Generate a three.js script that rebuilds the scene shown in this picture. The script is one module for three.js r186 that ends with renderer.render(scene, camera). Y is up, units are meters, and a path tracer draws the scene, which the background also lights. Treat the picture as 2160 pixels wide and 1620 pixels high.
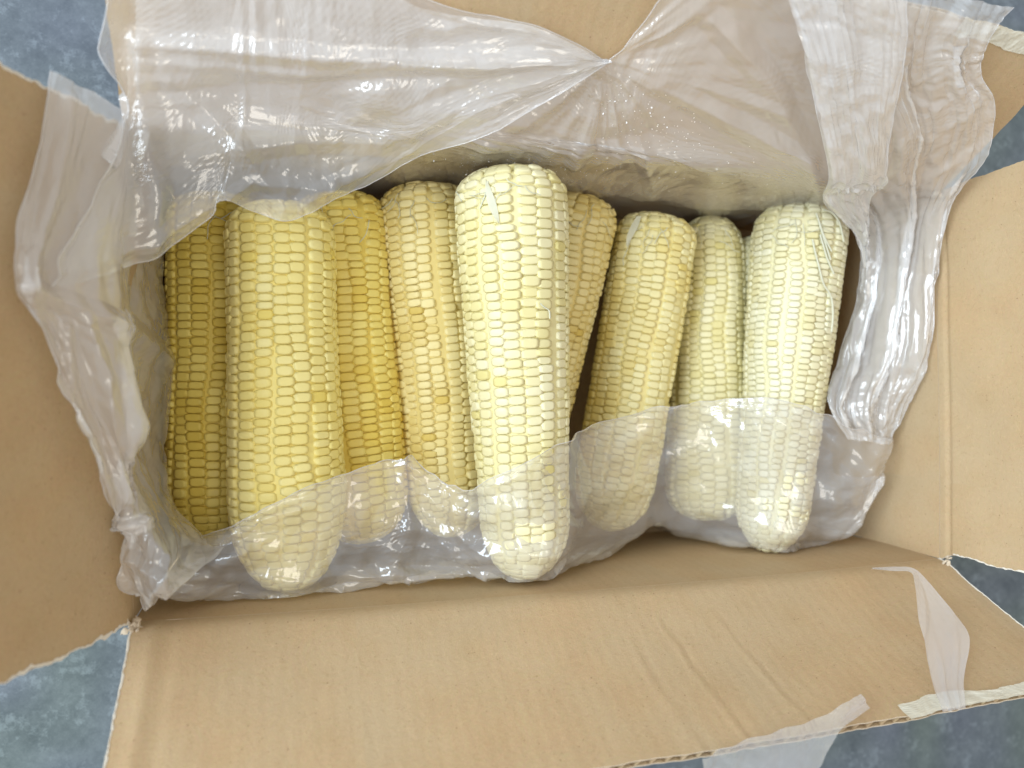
import * as THREE from 'three';
import { mergeGeometries } from 'three/addons/utils/BufferGeometryUtils.js';
import { RectAreaLightUniformsLib } from 'three/addons/lights/RectAreaLightUniformsLib.js';
import { RoundedBoxGeometry } from 'three/addons/geometries/RoundedBoxGeometry.js';

// ---------- camera, light, exposure ----------
const V3 = (x, y, z) => new THREE.Vector3(x, y, z);
const RIM = 0.135, CAM_H = 0.34, FOCAL = 1600, TILT = 15.4 * Math.PI / 180;   // rim height, camera above rim, focal length in photo pixels, lean towards +x
const scene = new THREE.Scene();
const camera = new THREE.PerspectiveCamera(2 * Math.atan(810 / FOCAL) * 180 / Math.PI, 4 / 3, 0.01, 20);
camera.up.set(0, 0, -1);
camera.position.set(0, RIM + CAM_H, 0);
camera.lookAt(Math.sin(TILT), RIM + CAM_H - Math.cos(TILT), 0);
camera.focus = 0.365; camera.userData.fStop = 6;
scene.add(camera);
const renderer = new THREE.WebGLRenderer({ antialias: true });
renderer.toneMapping = THREE.LinearToneMapping;
renderer.toneMappingExposure = 1.05;
renderer.shadowMap.enabled = true;
scene.background = new THREE.Color(0.52, 0.505, 0.48);   // the dim walls of the room round the box
RectAreaLightUniformsLib.init();

// ---------- helpers ----------
function rng(seed) { let s = seed >>> 0; return () => { s = (s + 0x6d2b79f5) >>> 0; let t = Math.imul(s ^ (s >>> 15), 1 | s); t = (t + Math.imul(t ^ (t >>> 7), 61 | t)) ^ t; return ((t ^ (t >>> 14)) >>> 0) / 4294967296; }; }
const clamp = THREE.MathUtils.clamp, lerp = THREE.MathUtils.lerp, sstep = (a, b, x) => { const t = clamp((x - a) / (b - a), 0, 1); return t * t * (3 - 2 * t); };
function hash3(x, y, z) { let h = Math.imul(x, 374761393) ^ Math.imul(y, 668265263) ^ Math.imul(z, 2147483647 ^ 0x5bd1e995); h = Math.imul(h ^ (h >>> 13), 1274126177); return ((h ^ (h >>> 16)) >>> 0) / 4294967296; }
function vnoise(x, y, z = 0) {
  const ix = Math.floor(x), iy = Math.floor(y), iz = Math.floor(z), f = (t) => t * t * t * (t * (t * 6 - 15) + 10), u = f(x - ix), v = f(y - iy), w = f(z - iz);
  const c = (a, b, d) => hash3(ix + a, iy + b, iz + d);
  return lerp(lerp(lerp(c(0, 0, 0), c(1, 0, 0), u), lerp(c(0, 1, 0), c(1, 1, 0), u), v), lerp(lerp(c(0, 0, 1), c(1, 0, 1), u), lerp(c(0, 1, 1), c(1, 1, 1), u), v), w) * 2 - 1;
}
function wrapNoise(x, y, px, py, s) {   // value noise that tiles after px, py cells
  const ix = Math.floor(x), iy = Math.floor(y), f = (t) => t * t * (3 - 2 * t), u = f(x - ix), v = f(y - iy), m = (a, b) => ((a % b) + b) % b;
  const c = (a, b) => hash3(m(ix + a, px), m(iy + b, py), s);
  return lerp(lerp(c(0, 0), c(1, 0), u), lerp(c(0, 1), c(1, 1), u), v) * 2 - 1;
}
const F = V3(Math.sin(TILT), -Math.cos(TILT), 0), RGT = V3(Math.cos(TILT), Math.sin(TILT), 0);
function ray(u, v) { return F.clone().addScaledVector(RGT, (u - 1080) / FOCAL).add(V3(0, 0, (v - 810) / FOCAL)); }
function at(u, v, d) { const r = ray(u, v), t = -(CAM_H + d) / r.y; return camera.position.clone().addScaledVector(r, t); }   // photo pixel -> point d metres below the rim
function proj(p) { const q = p.clone().sub(camera.position), t = q.dot(F); return [1080 + FOCAL * q.dot(RGT) / t, 810 + FOCAL * q.z / t]; }
function stOf(u, v, fn) {   // photo pixel -> (s, t) on a surface fn(s, t)
  let s = 0.5, t = 0.3; const e = 1e-3;
  for (let k = 0; k < 12; k++) {
    const a = proj(fn(s, t)), b = proj(fn(s + e, t)), c = proj(fn(s, t + e));
    const m00 = (b[0] - a[0]) / e, m10 = (b[1] - a[1]) / e, m01 = (c[0] - a[0]) / e, m11 = (c[1] - a[1]) / e, det = m00 * m11 - m01 * m10, du = u - a[0], dv = v - a[1];
    s += (m11 * du - m01 * dv) / det; t += (m00 * dv - m10 * du) / det;
  }
  return [s, t];
}
function onSurf(u, v, fn, off = 0) {
  const e = 1e-3, [s, t] = stOf(u, v, fn), p = fn(s, t), n = fn(s + e, t).sub(p).cross(fn(s, t + e).sub(p)).normalize();
  if (n.dot(camera.position.clone().sub(p)) < 0) n.negate();
  return p.addScaledVector(n, off);
}
const names = new Map();
const numbered = (n) => { const k = names.get(n) ?? 0; names.set(n, k + 1); return k ? n + '_' + String(k).padStart(3, '0') : n; };
function thing(name, label, category, group) { const o = new THREE.Group(); o.name = numbered(name); o.userData = { label, category }; if (group) o.userData.group = group; scene.add(o); return o; }
function part(name, geo, mat, parent) { const m = new THREE.Mesh(geo, mat); m.name = name; m.castShadow = m.receiveShadow = true; parent.add(m); return m; }
function dataTex(n, m, fn, srgb, ru = 1, rv = 1) {
  const d = new Uint8Array(n * m * 4);
  for (let y = 0; y < m; y++) for (let x = 0; x < n; x++) { const c = fn(x, y), i = (y * n + x) * 4; for (let k = 0; k < 3; k++) d[i + k] = clamp(Math.round((c.length ? c[k] : c) * 255), 0, 255); d[i + 3] = 255; }
  const t = new THREE.DataTexture(d, n, m); t.wrapS = t.wrapT = THREE.RepeatWrapping; t.magFilter = THREE.LinearFilter; t.minFilter = THREE.LinearMipmapLinearFilter; t.generateMipmaps = true; t.repeat.set(ru, rv);
  if (srgb) t.colorSpace = THREE.SRGBColorSpace; t.needsUpdate = true; return t;
}
function canvasTex(n, draw, srgb, ru, rv) {
  const c = document.createElement('canvas'); c.width = c.height = n; draw(c.getContext('2d'), n);
  const t = new THREE.CanvasTexture(c); t.wrapS = t.wrapT = THREE.RepeatWrapping; t.repeat.set(ru, rv); if (srgb) t.colorSpace = THREE.SRGBColorSpace; return t;
}
function gridGeo(nu, nv, fn, uvfn) {   // (nu+1) x (nv+1) vertices
  const p = [], uv = [], idx = [];
  for (let j = 0; j <= nv; j++) for (let i = 0; i <= nu; i++) { const q = fn(i / nu, j / nv); p.push(q.x, q.y, q.z); const w = uvfn ? uvfn(i / nu, j / nv) : [i / nu, j / nv]; uv.push(w[0], w[1]); }
  for (let j = 0; j < nv; j++) for (let i = 0; i < nu; i++) { const a = j * (nu + 1) + i, b = a + 1, c = a + nu + 1, d = c + 1; idx.push(a, b, d, a, d, c); }
  const g = new THREE.BufferGeometry(); g.setAttribute('position', new THREE.Float32BufferAttribute(p, 3)); g.setAttribute('uv', new THREE.Float32BufferAttribute(uv, 2)); g.setIndex(idx); g.computeVertexNormals(); return g;
}

// ---------- lamps: a window to the left of the box, a ceiling panel above ----------
const whitePaint = new THREE.MeshStandardMaterial({ color: new THREE.Color(0.75, 0.75, 0.74), roughness: 0.6 });
function glowPanel(name, label, category, pos, target, w, h, color, intensity, frame) {
  const g = thing(name, label, category); g.position.copy(pos); g.lookAt(target);
  part('pane', new THREE.BoxGeometry(w, h, 0.01), new THREE.MeshStandardMaterial({ color: 0x222222, emissive: color, emissiveIntensity: Math.min(1, intensity * 0.3) }), g);
  for (const [x, y, a, b] of [[0, h / 2 + frame / 2, w + 2 * frame, frame], [0, -h / 2 - frame / 2, w + 2 * frame, frame], [w / 2 + frame / 2, 0, frame, h], [-w / 2 - frame / 2, 0, frame, h]]) {
    const m = part('frame', new RoundedBoxGeometry(a, b, 0.06, 2, 0.006), whitePaint, g); m.position.set(x, y, 0);
  }
  const l = new THREE.RectAreaLight(color, intensity, w, h); l.name = 'window_daylight'; l.position.set(0, 0, 0.02); l.rotation.y = Math.PI; g.add(l);
  return g;
}
const boxMid = V3(0.13, RIM, 0);
glowPanel('window', 'bright daylight window in white frame beside the box', 'window', V3(-1.35, 1.15, -0.25), boxMid, 1.35, 1.2, new THREE.Color(0.80, 0.91, 1.0), 8.0, 0.06);
glowPanel('ceiling_light', 'square white ceiling light panel above the counter', 'ceiling light', V3(0.5, 2.3, 0.5), V3(0.5, 0, 0.5001), 0.9, 0.9, new THREE.Color(1.0, 0.94, 0.83), 3.0, 0.04);

// ---------- materials ----------
const kraftMap = canvasTex(1024, (c, n) => {
  const r = rng(11); c.fillStyle = 'rgb(189,167,134)'; c.fillRect(0, 0, n, n);
  for (let k = 0; k < 260; k++) { const x = r() * n, y = r() * n, s = 30 + r() * 120, l = r() < 0.5; const g = c.createRadialGradient(x, y, 0, x, y, s); g.addColorStop(0, l ? 'rgba(212,178,138,0.10)' : 'rgba(176,138,96,0.10)'); g.addColorStop(1, 'rgba(190,155,115,0)'); c.fillStyle = g; c.fillRect(x - s, y - s, 2 * s, 2 * s); }
  for (let k = 0; k < 24000; k++) { const x = r() * n, y = r() * n, a = (r() - 0.5) * 1.4 + (r() < 0.3 ? 1.57 : 0), l = 3 + r() * 14, t = r(); c.strokeStyle = t < 0.5 ? `rgba(226,201,158,${0.06 + r() * 0.16})` : `rgba(138,108,66,${0.05 + r() * 0.15})`; c.lineWidth = 0.6 + r() * 0.9; c.beginPath(); c.moveTo(x, y); c.quadraticCurveTo(x + Math.cos(a) * l * 0.5 + r() * 3, y + Math.sin(a) * l * 0.5 + r() * 3, x + Math.cos(a) * l, y + Math.sin(a) * l); c.stroke(); }
  for (let k = 0; k < 500; k++) { c.fillStyle = `rgba(95,66,38,${0.15 + r() * 0.35})`; const s = 0.6 + r() * 1.3; c.beginPath(); c.arc(r() * n, r() * n, s, 0, 7); c.fill(); }
}, true, 1 / 0.16, 1 / 0.16);
const FLUTE = 0.0064;
const kraftBump = dataTex(1024, 1024, (x, y) => {   // covers 10 flutes: shallow washboard + paper grain
  const wave = 0.5 + 0.5 * Math.cos(x / 1024 * 10 * 2 * Math.PI) * (0.75 + 0.25 * wrapNoise(x / 64, y / 128, 16, 8, 5));
  const grain = 0.5 * wrapNoise(x / 4, y / 4, 256, 256, 1) + 0.3 * wrapNoise(x / 2, y / 2, 512, 512, 2) + 0.5 * wrapNoise(x / 20, y / 20, 51.2 | 0, 51, 3);
  return 0.5 + 0.22 * (wave - 0.5) + 0.16 * grain;
}, false, 1 / (10 * FLUTE), 1 / (10 * FLUTE));
const kraft = new THREE.MeshPhysicalMaterial({ name: 'kraft', map: kraftMap, bumpMap: kraftBump, bumpScale: 0.0003, roughness: 0.82, specularIntensity: 0.5, side: THREE.DoubleSide });
const tornPaper = new THREE.MeshStandardMaterial({ name: 'torn paper', color: new THREE.Color(0.66, 0.56, 0.43), roughness: 0.95, side: THREE.DoubleSide });
const medium = new THREE.MeshStandardMaterial({ name: 'fluting', map: kraftMap, roughness: 0.95, side: THREE.DoubleSide });
const counterMap = dataTex(1024, 1024, (x, y) => {
  const n = (s, k) => wrapNoise(x / s, y / s, Math.round(1024 / s), Math.round(1024 / s), k);
  const big = n(64, 1) * 0.45 + n(32, 2) * 0.45, mid = n(16, 3) * 0.5 + n(8, 4) * 0.35, fine = n(4, 5) * 0.25 + n(2, 6) * 0.25, w = n(128, 7);
  const t = clamp(0.45 + 0.22 * big + 0.20 * mid + 0.24 * fine + 0.06 * w, 0, 1), pale = sstep(0.1, 0.9, n(32, 8) * 0.5 + n(64 / 6, 9) * 0.45 + fine * 0.6) * 0.32;
  const c = [lerp(77, 129, t), lerp(87, 140, t), lerp(94, 146, t)], g = n(128, 12) * 5;
  return [lerp(c[0], 166, pale) / 255, (lerp(c[1], 180, pale) + g * 0.4) / 255, (lerp(c[2], 188, pale) - g) / 255];
}, true, 1 / 0.26, 1 / 0.26);
const counterMat = new THREE.MeshPhysicalMaterial({ name: 'laminate', map: counterMap, roughness: 0.55, specularIntensity: 0.6 });
const tri = (x) => Math.abs(x - Math.floor(x) - 0.5) * 4 - 1;   // sharp folds, flat facets
const crinkleWaves = (() => { const r = rng(77), w = []; while (w.length < 22) { const m = Math.round((r() - 0.5) * 110), n = Math.round((r() - 0.5) * 110), q = Math.hypot(m, n); if (q > 12 && q < 55) w.push([m, n, 12 / q, r(), 3 + Math.floor(r() * 4), Math.floor(r() * 99)]); } return w; })();
const crinkle = dataTex(1024, 1024, (x, y) => {   // fine creases of thin film
  let h = 0; const X = x / 1024, Y = y / 1024, ph = 0.05 * wrapNoise(X * 8, Y * 8, 8, 8, 21), pj = 0.05 * wrapNoise(X * 8, Y * 8, 8, 8, 22);
  for (const [m, n, a, p, c, sd] of crinkleWaves) h += a * tri((X + ph) * m + (Y + pj) * n + p) * sstep(0.35, 0.65, wrapNoise(X * c, Y * c, c, c, sd));
  return 0.5 + 0.42 * h;
}, false, 1 / 0.14, 1 / 0.14);
const filmMat = new THREE.MeshPhysicalMaterial({ name: 'clear film', color: new THREE.Color(0.975, 0.975, 0.985), roughness: 0.13, transmission: 0.70, thickness: 0, ior: 1.9, specularIntensity: 1, bumpMap: crinkle, bumpScale: 0.0003, side: THREE.DoubleSide });
const denseFilmMat = filmMat.clone(); denseFilmMat.name = 'gathered film'; denseFilmMat.transmission = 0.64;
const clearFilmMat = filmMat.clone(); clearFilmMat.name = 'single film'; clearFilmMat.transmission = 0.77;
const edgeTapeMat = new THREE.MeshPhysicalMaterial({ name: 'cloudy tape', color: new THREE.Color(0.88, 0.86, 0.74), roughness: 0.3, transmission: 0.3, thickness: 0, side: THREE.DoubleSide, bumpMap: crinkle, bumpScale: 0.0002 });
const tapeMat = new THREE.MeshPhysicalMaterial({ name: 'clear tape', color: new THREE.Color(0.92, 0.92, 0.95), roughness: 0.12, transmission: 0.66, thickness: 0, ior: 1.75, side: THREE.DoubleSide, bumpMap: crinkle, bumpScale: 0.0002 });

// ---------- counter ----------
{
  const g = gridGeo(40, 40, (a, b) => V3(-1.2 + 2.6 * a, 0, 1.2 - 2.4 * b), (a, b) => [2.6 * a, 2.4 * b]);
  const m = new THREE.Mesh(g, counterMat); m.name = 'countertop'; m.userData = { kind: 'structure', label: 'mottled blue grey laminate countertop', category: 'countertop' }; m.receiveShadow = true; scene.add(m);
}

// ---------- cardboard box ----------
const BL = at(262, 266, 0), BR = at(1985, 405, 0), FR = at(1999, 1183, 0), FL = at(275, 1318, 0);
const box = thing('cardboard_box', 'open brown corrugated cardboard box holding corn cobs in a plastic bag', 'box');
const THICK = 0.0036, SKIN = 0.0005;
// a sheet of corrugated board over mid(s, t): two thin liners and the fluted paper between them
function board(name, mid, nu, nv, width, height, parent, inwardHint, opts = {}) {
  const e = 1e-3, nrm = (s, t) => { const n = mid(s + e, t).sub(mid(s - e, t)).cross(mid(s, t + e).sub(mid(s, t - e))).normalize(); return n.dot(inwardHint) < 0 ? n.negate() : n; };
  const sheet = (off, a, b) => gridGeo(a, b, (s, t) => mid(s, t).addScaledVector(nrm(s, t), off), (s, t) => [s * width, t * height]);
  const slab = (o1, o2) => {   // closed thin slab
    const top = sheet(o1, nu, nv), bot = sheet(o2, nu, nv), rim = [];
    const P = (g, i, j) => new THREE.Vector3().fromBufferAttribute(g.attributes.position, j * (nu + 1) + i);
    const edge = (pts) => rim.push(gridGeo(pts.length - 1, 1, (s, t) => { const [i, j] = pts[Math.round(s * (pts.length - 1))]; return P(t < 0.5 ? top : bot, i, j); }, (s, t) => [s * 0.1, t * 0.001]));
    const R = (n) => [...Array(n + 1).keys()];
    edge(R(nu).map((i) => [i, 0])); edge(R(nu).map((i) => [i, nv])); edge(R(nv).map((j) => [0, j])); edge(R(nv).map((j) => [nu, j]));
    return [mergeGeometries([top, bot]), mergeGeometries(rim)];
  };
  const [inner, innerRim] = slab(0, -SKIN), [outer, outerRim] = slab(-THICK + SKIN, -THICK);
  const m = part(name, mergeGeometries([inner, outer]), kraft, parent);
  part('paper_edge', mergeGeometries([innerRim, outerRim]), tornPaper, m);
  const nf = Math.round(width / FLUTE) * 8;
  part('fluting', gridGeo(nf, Math.min(nv, 12), (s, t) => mid(s, t).addScaledVector(nrm(s, t), -THICK / 2 + (THICK / 2 - SKIN) * 0.96 * Math.cos(s * width / FLUTE * 2 * Math.PI)), (s, t) => [s * width, t * height]), medium, m);
  return m;
}
const FLOOR = 0.004, BEND = 0.012;
function wallFn(a, b, bowTop, bowMid, outward) {   // s along a -> b, t from floor to rim
  return (s, t) => { const p = a.clone().lerp(b, s); const bow = 4 * s * (1 - s); p.y = lerp(FLOOR, RIM, t); p.addScaledVector(outward, bow * lerp(bowMid, bowTop, t) + 0.0009 * vnoise(s * 5, t * 3, a.x * 90)); return p; };
}
const wBack = wallFn(BL, BR, 0.0075, 0.006, V3(0, 0, -1)), wRight = wallFn(BR, FR, 0.002, 0.002, V3(1, 0, 0)), wFront = wallFn(FR, FL, 0.002, 0.003, V3(0, 0, 1)), wLeft = wallFn(FL, BL, 0.001, 0.002, V3(-1, 0, 0));
const hintC = (p) => V3(0.13, RIM, 0).sub(p);
board('wall', (s, t) => wBack(s, t * (1 - (BEND / 2 + 0.0002) / (RIM - FLOOR))), 40, 10, BL.distanceTo(BR), RIM, box, V3(0, 0, 1));
board('wall', (s, t) => wRight(s, t * (1 - (BEND / 2 + 0.0002) / (RIM - FLOOR))), 24, 10, BR.distanceTo(FR), RIM, box, V3(-1, 0, 0));
board('wall', (s, t) => wFront(s, t * (1 - (BEND / 2 + 0.0002) / (RIM - FLOOR))), 40, 10, FR.distanceTo(FL), RIM, box, V3(0, 0, -1));
board('wall', (s, t) => wLeft(s, t * (1 - (BEND / 2 + 0.0002) / (RIM - FLOOR))), 24, 10, FL.distanceTo(BL), RIM, box, V3(1, 0, 0));
{
  const q = gridGeo(4, 4, (s, t) => { const S = s * 1.04 - 0.02, T = t * 1.09 - 0.045, p = BL.clone().lerp(BR, S).lerp(FL.clone().lerp(FR, S), T); p.y = FLOOR; return p; }, (s, t) => [s * 0.4, t * 0.2]);
  part('bottom', q, kraft, box);
}
// flaps: hinge on the rim, out + up; t in 0..1 along the flap
function flapFn(wall, dirA, dirB, len, tearA, tearB, far, dents) {
  return (s, t) => {
    const sc = clamp(s, 0, 1), h0 = wall(s, 1), along = wall(1, 1).sub(wall(0, 1)).normalize(), d = dirA.clone().lerp(dirB, sc).normalize(), L = len + (far ? far(sc) : 0), x = t * L;
    const w0 = (1 - sc) ** 2, w1 = sc ** 2;   // torn side edges push in or out near the ends
    const side = along.clone().multiplyScalar(-w0 * tearA(x) + w1 * tearB(x));
    const n = along.clone().cross(d).normalize(); if (n.y < 0) n.negate();
    let off = 0.0006 * vnoise(s * 6, t * 4, len * 999) * Math.min(1, t * 4); if (dents) off += dents(s, t, x);
    // rounded score line: leaves the wall straight up and bends over BEND metres into the flap's own slope
    const kb = clamp(x / BEND, 0, 1), I = x < 0 ? 0 : x < BEND ? BEND * (kb ** 3 - kb ** 4 / 2) : x - BEND / 2, up = Math.min(x, BEND) - (x < BEND ? I : BEND / 2);
    h0.y += up - BEND / 2;
    return h0.add(side).addScaledVector(d, I).addScaledVector(n, off);
  };
}
const jag = (k, a = 0.0011) => (x) => a * (vnoise(x * 90, k) + 0.6 * vnoise(x * 240, k + 7) + 0.4 * vnoise(x * 700, k + 11));
const fLeft = flapFn(wLeft, V3(-0.46, 0.89, 0), V3(-0.39, 0.92, 0), 0.10, (x) => 0.0005 + jag(1)(x), (x) => -0.0005 + jag(2)(x), null, null);
const fRight = flapFn(wRight, V3(0.10, 1, 0), V3(0.12, 1, 0), 0.095, (x) => 0.09 * x + jag(3, 0.0005)(x), (x) => -0.004 * sstep(0, 0.01, x) + 0.02 * x + jag(4, 0.0006)(x), null, (s, t, x) => -0.0011 * Math.exp(-(((x - 0.006) / 0.0013) ** 2)));
const frontArgs = [wFront, V3(0, 0.905, 0.425), V3(0, 0.787, 0.617), 0.0905, (x) => 0.0002 + 0.02 * Math.sin(x * 20) * x * 3 + jag(5, 0.0006)(x), (x) => jag(6, 0.0002)(x), (s) => 0.0007 * vnoise(s * 25, 3) + 0.0003 * vnoise(s * 110, 5)];
const fFlat = flapFn(...frontArgs, null);
const dentLines = [[1372, 1275, 1595, 1580, 0.00040, 0.0028], [1498, 1275, 1728, 1548, 0.00040, 0.0028], [1320, 1330, 1500, 1620, 0.0002, 0.005], [1640, 1390, 1810, 1545, 0.0002, 0.003], [1555, 1275, 1640, 1380, 0.00015, 0.003]].map(([a, b, c, d, h, w]) => { const p = stOf(a, b, fFlat), q = stOf(c, d, fFlat); return [p[0], (q[0] - p[0]) / (q[1] - p[1]), p[1], q[1], h, w]; });
const fFront = flapFn(...frontArgs, (s, t, x) => {
  let h = 0;
  for (const [s0, k, t0, t1, a, w] of dentLines) { const dd = (s - s0 - k * (t - t0) + 0.002 * vnoise(t * 9, s0 * 50)) / w; h += a * (Math.exp(-dd * dd) - 0.7 * Math.exp(-((dd + 1.6) ** 2))) * sstep(t0 - 0.02, t0 + 0.15, t) * sstep(t1 + 0.06, t1 - 0.06, t); }
  return h - 0.0028 * Math.sin(t * Math.PI) + 0.0006 * Math.exp(-(((s - 0.978) / 0.006) ** 2)) - 0.0003 * Math.exp(-(((s - 0.962) / 0.008) ** 2));
});
const fBack = flapFn(wBack, V3(0, 0.657, -0.754), V3(0, 0.86, -0.51), 0.0945, (x) => jag(7, 0.0003)(x), (x) => -0.01 * x + jag(8, 0.0004)(x), (s) => 0.0008 * vnoise(s * 50, 9), null);
board('flap', fLeft, 40, 60, 0.2, 0.1, box, V3(1, 0.4, 0));
board('flap', fRight, 40, 110, 0.2, 0.095, box, V3(-1, 0.4, 0));
board('flap', fFront, 260, 50, 0.41, 0.083, box, V3(0, 1, -0.6));
board('flap', fBack, 60, 40, 0.41, 0.0945, box, V3(0, 1, 0.6));
function tornRibbon(parent, fn, along, side, width, off, dim) {   // pale delaminated paper along one torn edge of a flap
  const n = 160; part('torn_paper', gridGeo(n, 2, (a, b) => { const w = width * (0.35 + 0.65 * Math.abs(vnoise(a * 40, dim * 9)) + 0.5 * Math.max(0, vnoise(a * 14, dim * 5))), k = side ? 1 + 0.15 * w - b * w : -0.15 * w + b * w, e = 1e-3; const [s, t] = along === 't' ? [k, a] : [a, k]; const p = fn(s, t), nn = fn(s + e, t).sub(fn(s - e, t)).cross(fn(s, t + e).sub(fn(s, t - e))).normalize(); if (nn.y < 0) nn.negate(); return p.addScaledVector(nn, off * (b > 0.9 ? 0.4 : 1)); }), tornWhite, parent);
}
const tornWhite = new THREE.MeshStandardMaterial({ name: 'torn ply', color: new THREE.Color(0.80, 0.75, 0.66), roughness: 0.95, side: THREE.DoubleSide });
tornRibbon(box, fLeft, 't', 0, 0.0065, 0.0004, 1); tornRibbon(box, fLeft, 't', 1, 0.006, 0.0004, 2); tornRibbon(box, fFront, 't', 1, 0.0026, 0.0004, 3); tornRibbon(box, fRight, 't', 1, 0.004, 0.0004, 5); tornRibbon(box, fFront, 't', 0, 0.0022, 0.0004, 6);
{ // white torn fibres at the two front rim corners
  const r = rng(5), gs = [];
  for (const [c, n] of [[FL, 26], [FR, 18], [BR, 8]]) for (let k = 0; k < n; k++) {
    const g = new THREE.IcosahedronGeometry(1, 0), p = g.attributes.position; for (let i = 0; i < p.count; i++) { const q = hash3(Math.round(p.getX(i) * 50) + k * 31, Math.round(p.getY(i) * 50), Math.round(p.getZ(i) * 50)); p.setXYZ(i, p.getX(i) * (0.6 + q), p.getY(i) * (0.6 + q), p.getZ(i) * (0.6 + q)); }
    g.computeVertexNormals(); g.scale(0.0004 + r() * 0.0016, 0.0003 + r() * 0.0006, 0.0004 + r() * 0.0012); g.rotateX(r() * 6).rotateY(r() * 6); g.translate(c.x + (r() - 0.5) * 0.007, RIM + (r() - 0.4) * 0.003, c.z + (r() - 0.5) * 0.006); gs.push(g);
  }
  const m = part('torn_fibres', mergeGeometries(gs), tornPaper, box); m.userData.kind = 'stuff';
}

// ---------- corn ----------
function kernelGeo(k) {   // a rounded, slightly dented dome, base at y = 0, half width and half length 1
  const N = 10, r = rng(700 + k), pos = [], idx = [], ex = 2 / (3.0 + r() * 1.4), rings = [[1.04, 1.04, -0.1], [0.90 + r() * 0.05, 0.955 + r() * 0.03, 0.845 + r() * 0.05], [0.54 + r() * 0.08, 0.70 + r() * 0.08, 0.985]], skew = (r() - 0.5) * 0.14, dent = k === 6 ? 0.16 : r() * 0.03;
  for (const [q, qz, y] of rings) for (let i = 0; i < N; i++) { const a = (i + 0.5) / N * 2 * Math.PI, c = Math.cos(a), s = Math.sin(a); const w = 1 + (r() - 0.5) * 0.06; pos.push(Math.sign(c) * Math.abs(c) ** ex * q * w + skew * y, y, Math.sign(s) * Math.abs(s) ** ex * qz * w); }
  pos.push(skew, 1.0 - dent, 0);
  for (let j = 0; j < 2; j++) for (let i = 0; i < N; i++) { const a = j * N + i, b = j * N + (i + 1) % N; idx.push(a, a + N, b, b, a + N, b + N); }
  for (let i = 0; i < N; i++) idx.push(2 * N + i, 3 * N, 2 * N + (i + 1) % N);
  const g = new THREE.BufferGeometry(); g.setAttribute('position', new THREE.Float32BufferAttribute(pos, 3)); g.setIndex(idx); g.computeVertexNormals(); return g;
}
const kernels = [...Array(7).keys()].map(kernelGeo);
const palettes = new Map();
function palette(key, base, alt) {   // kernel tones between base and alt
  if (!palettes.has(key)) palettes.set(key, [0, 0.25, 0.5, 0.75, 1, 1.35].map((t, i) => new THREE.MeshPhysicalMaterial({ name: 'kernel ' + key, color: new THREE.Color().setRGB(...base, THREE.SRGBColorSpace).lerp(new THREE.Color().setRGB(...alt, THREE.SRGBColorSpace), t), roughness: [0.46, 0.38, 0.5, 0.42, 0.55, 0.6][i], ior: 1.4 })));
  return palettes.get(key);
}
const silkMat = new THREE.MeshPhysicalMaterial({ name: 'silk', color: new THREE.Color(0.78, 0.78, 0.62), roughness: 0.5, transmission: 0.2, thickness: 0 });
const capsules = [];   // for the film to lie on
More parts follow.
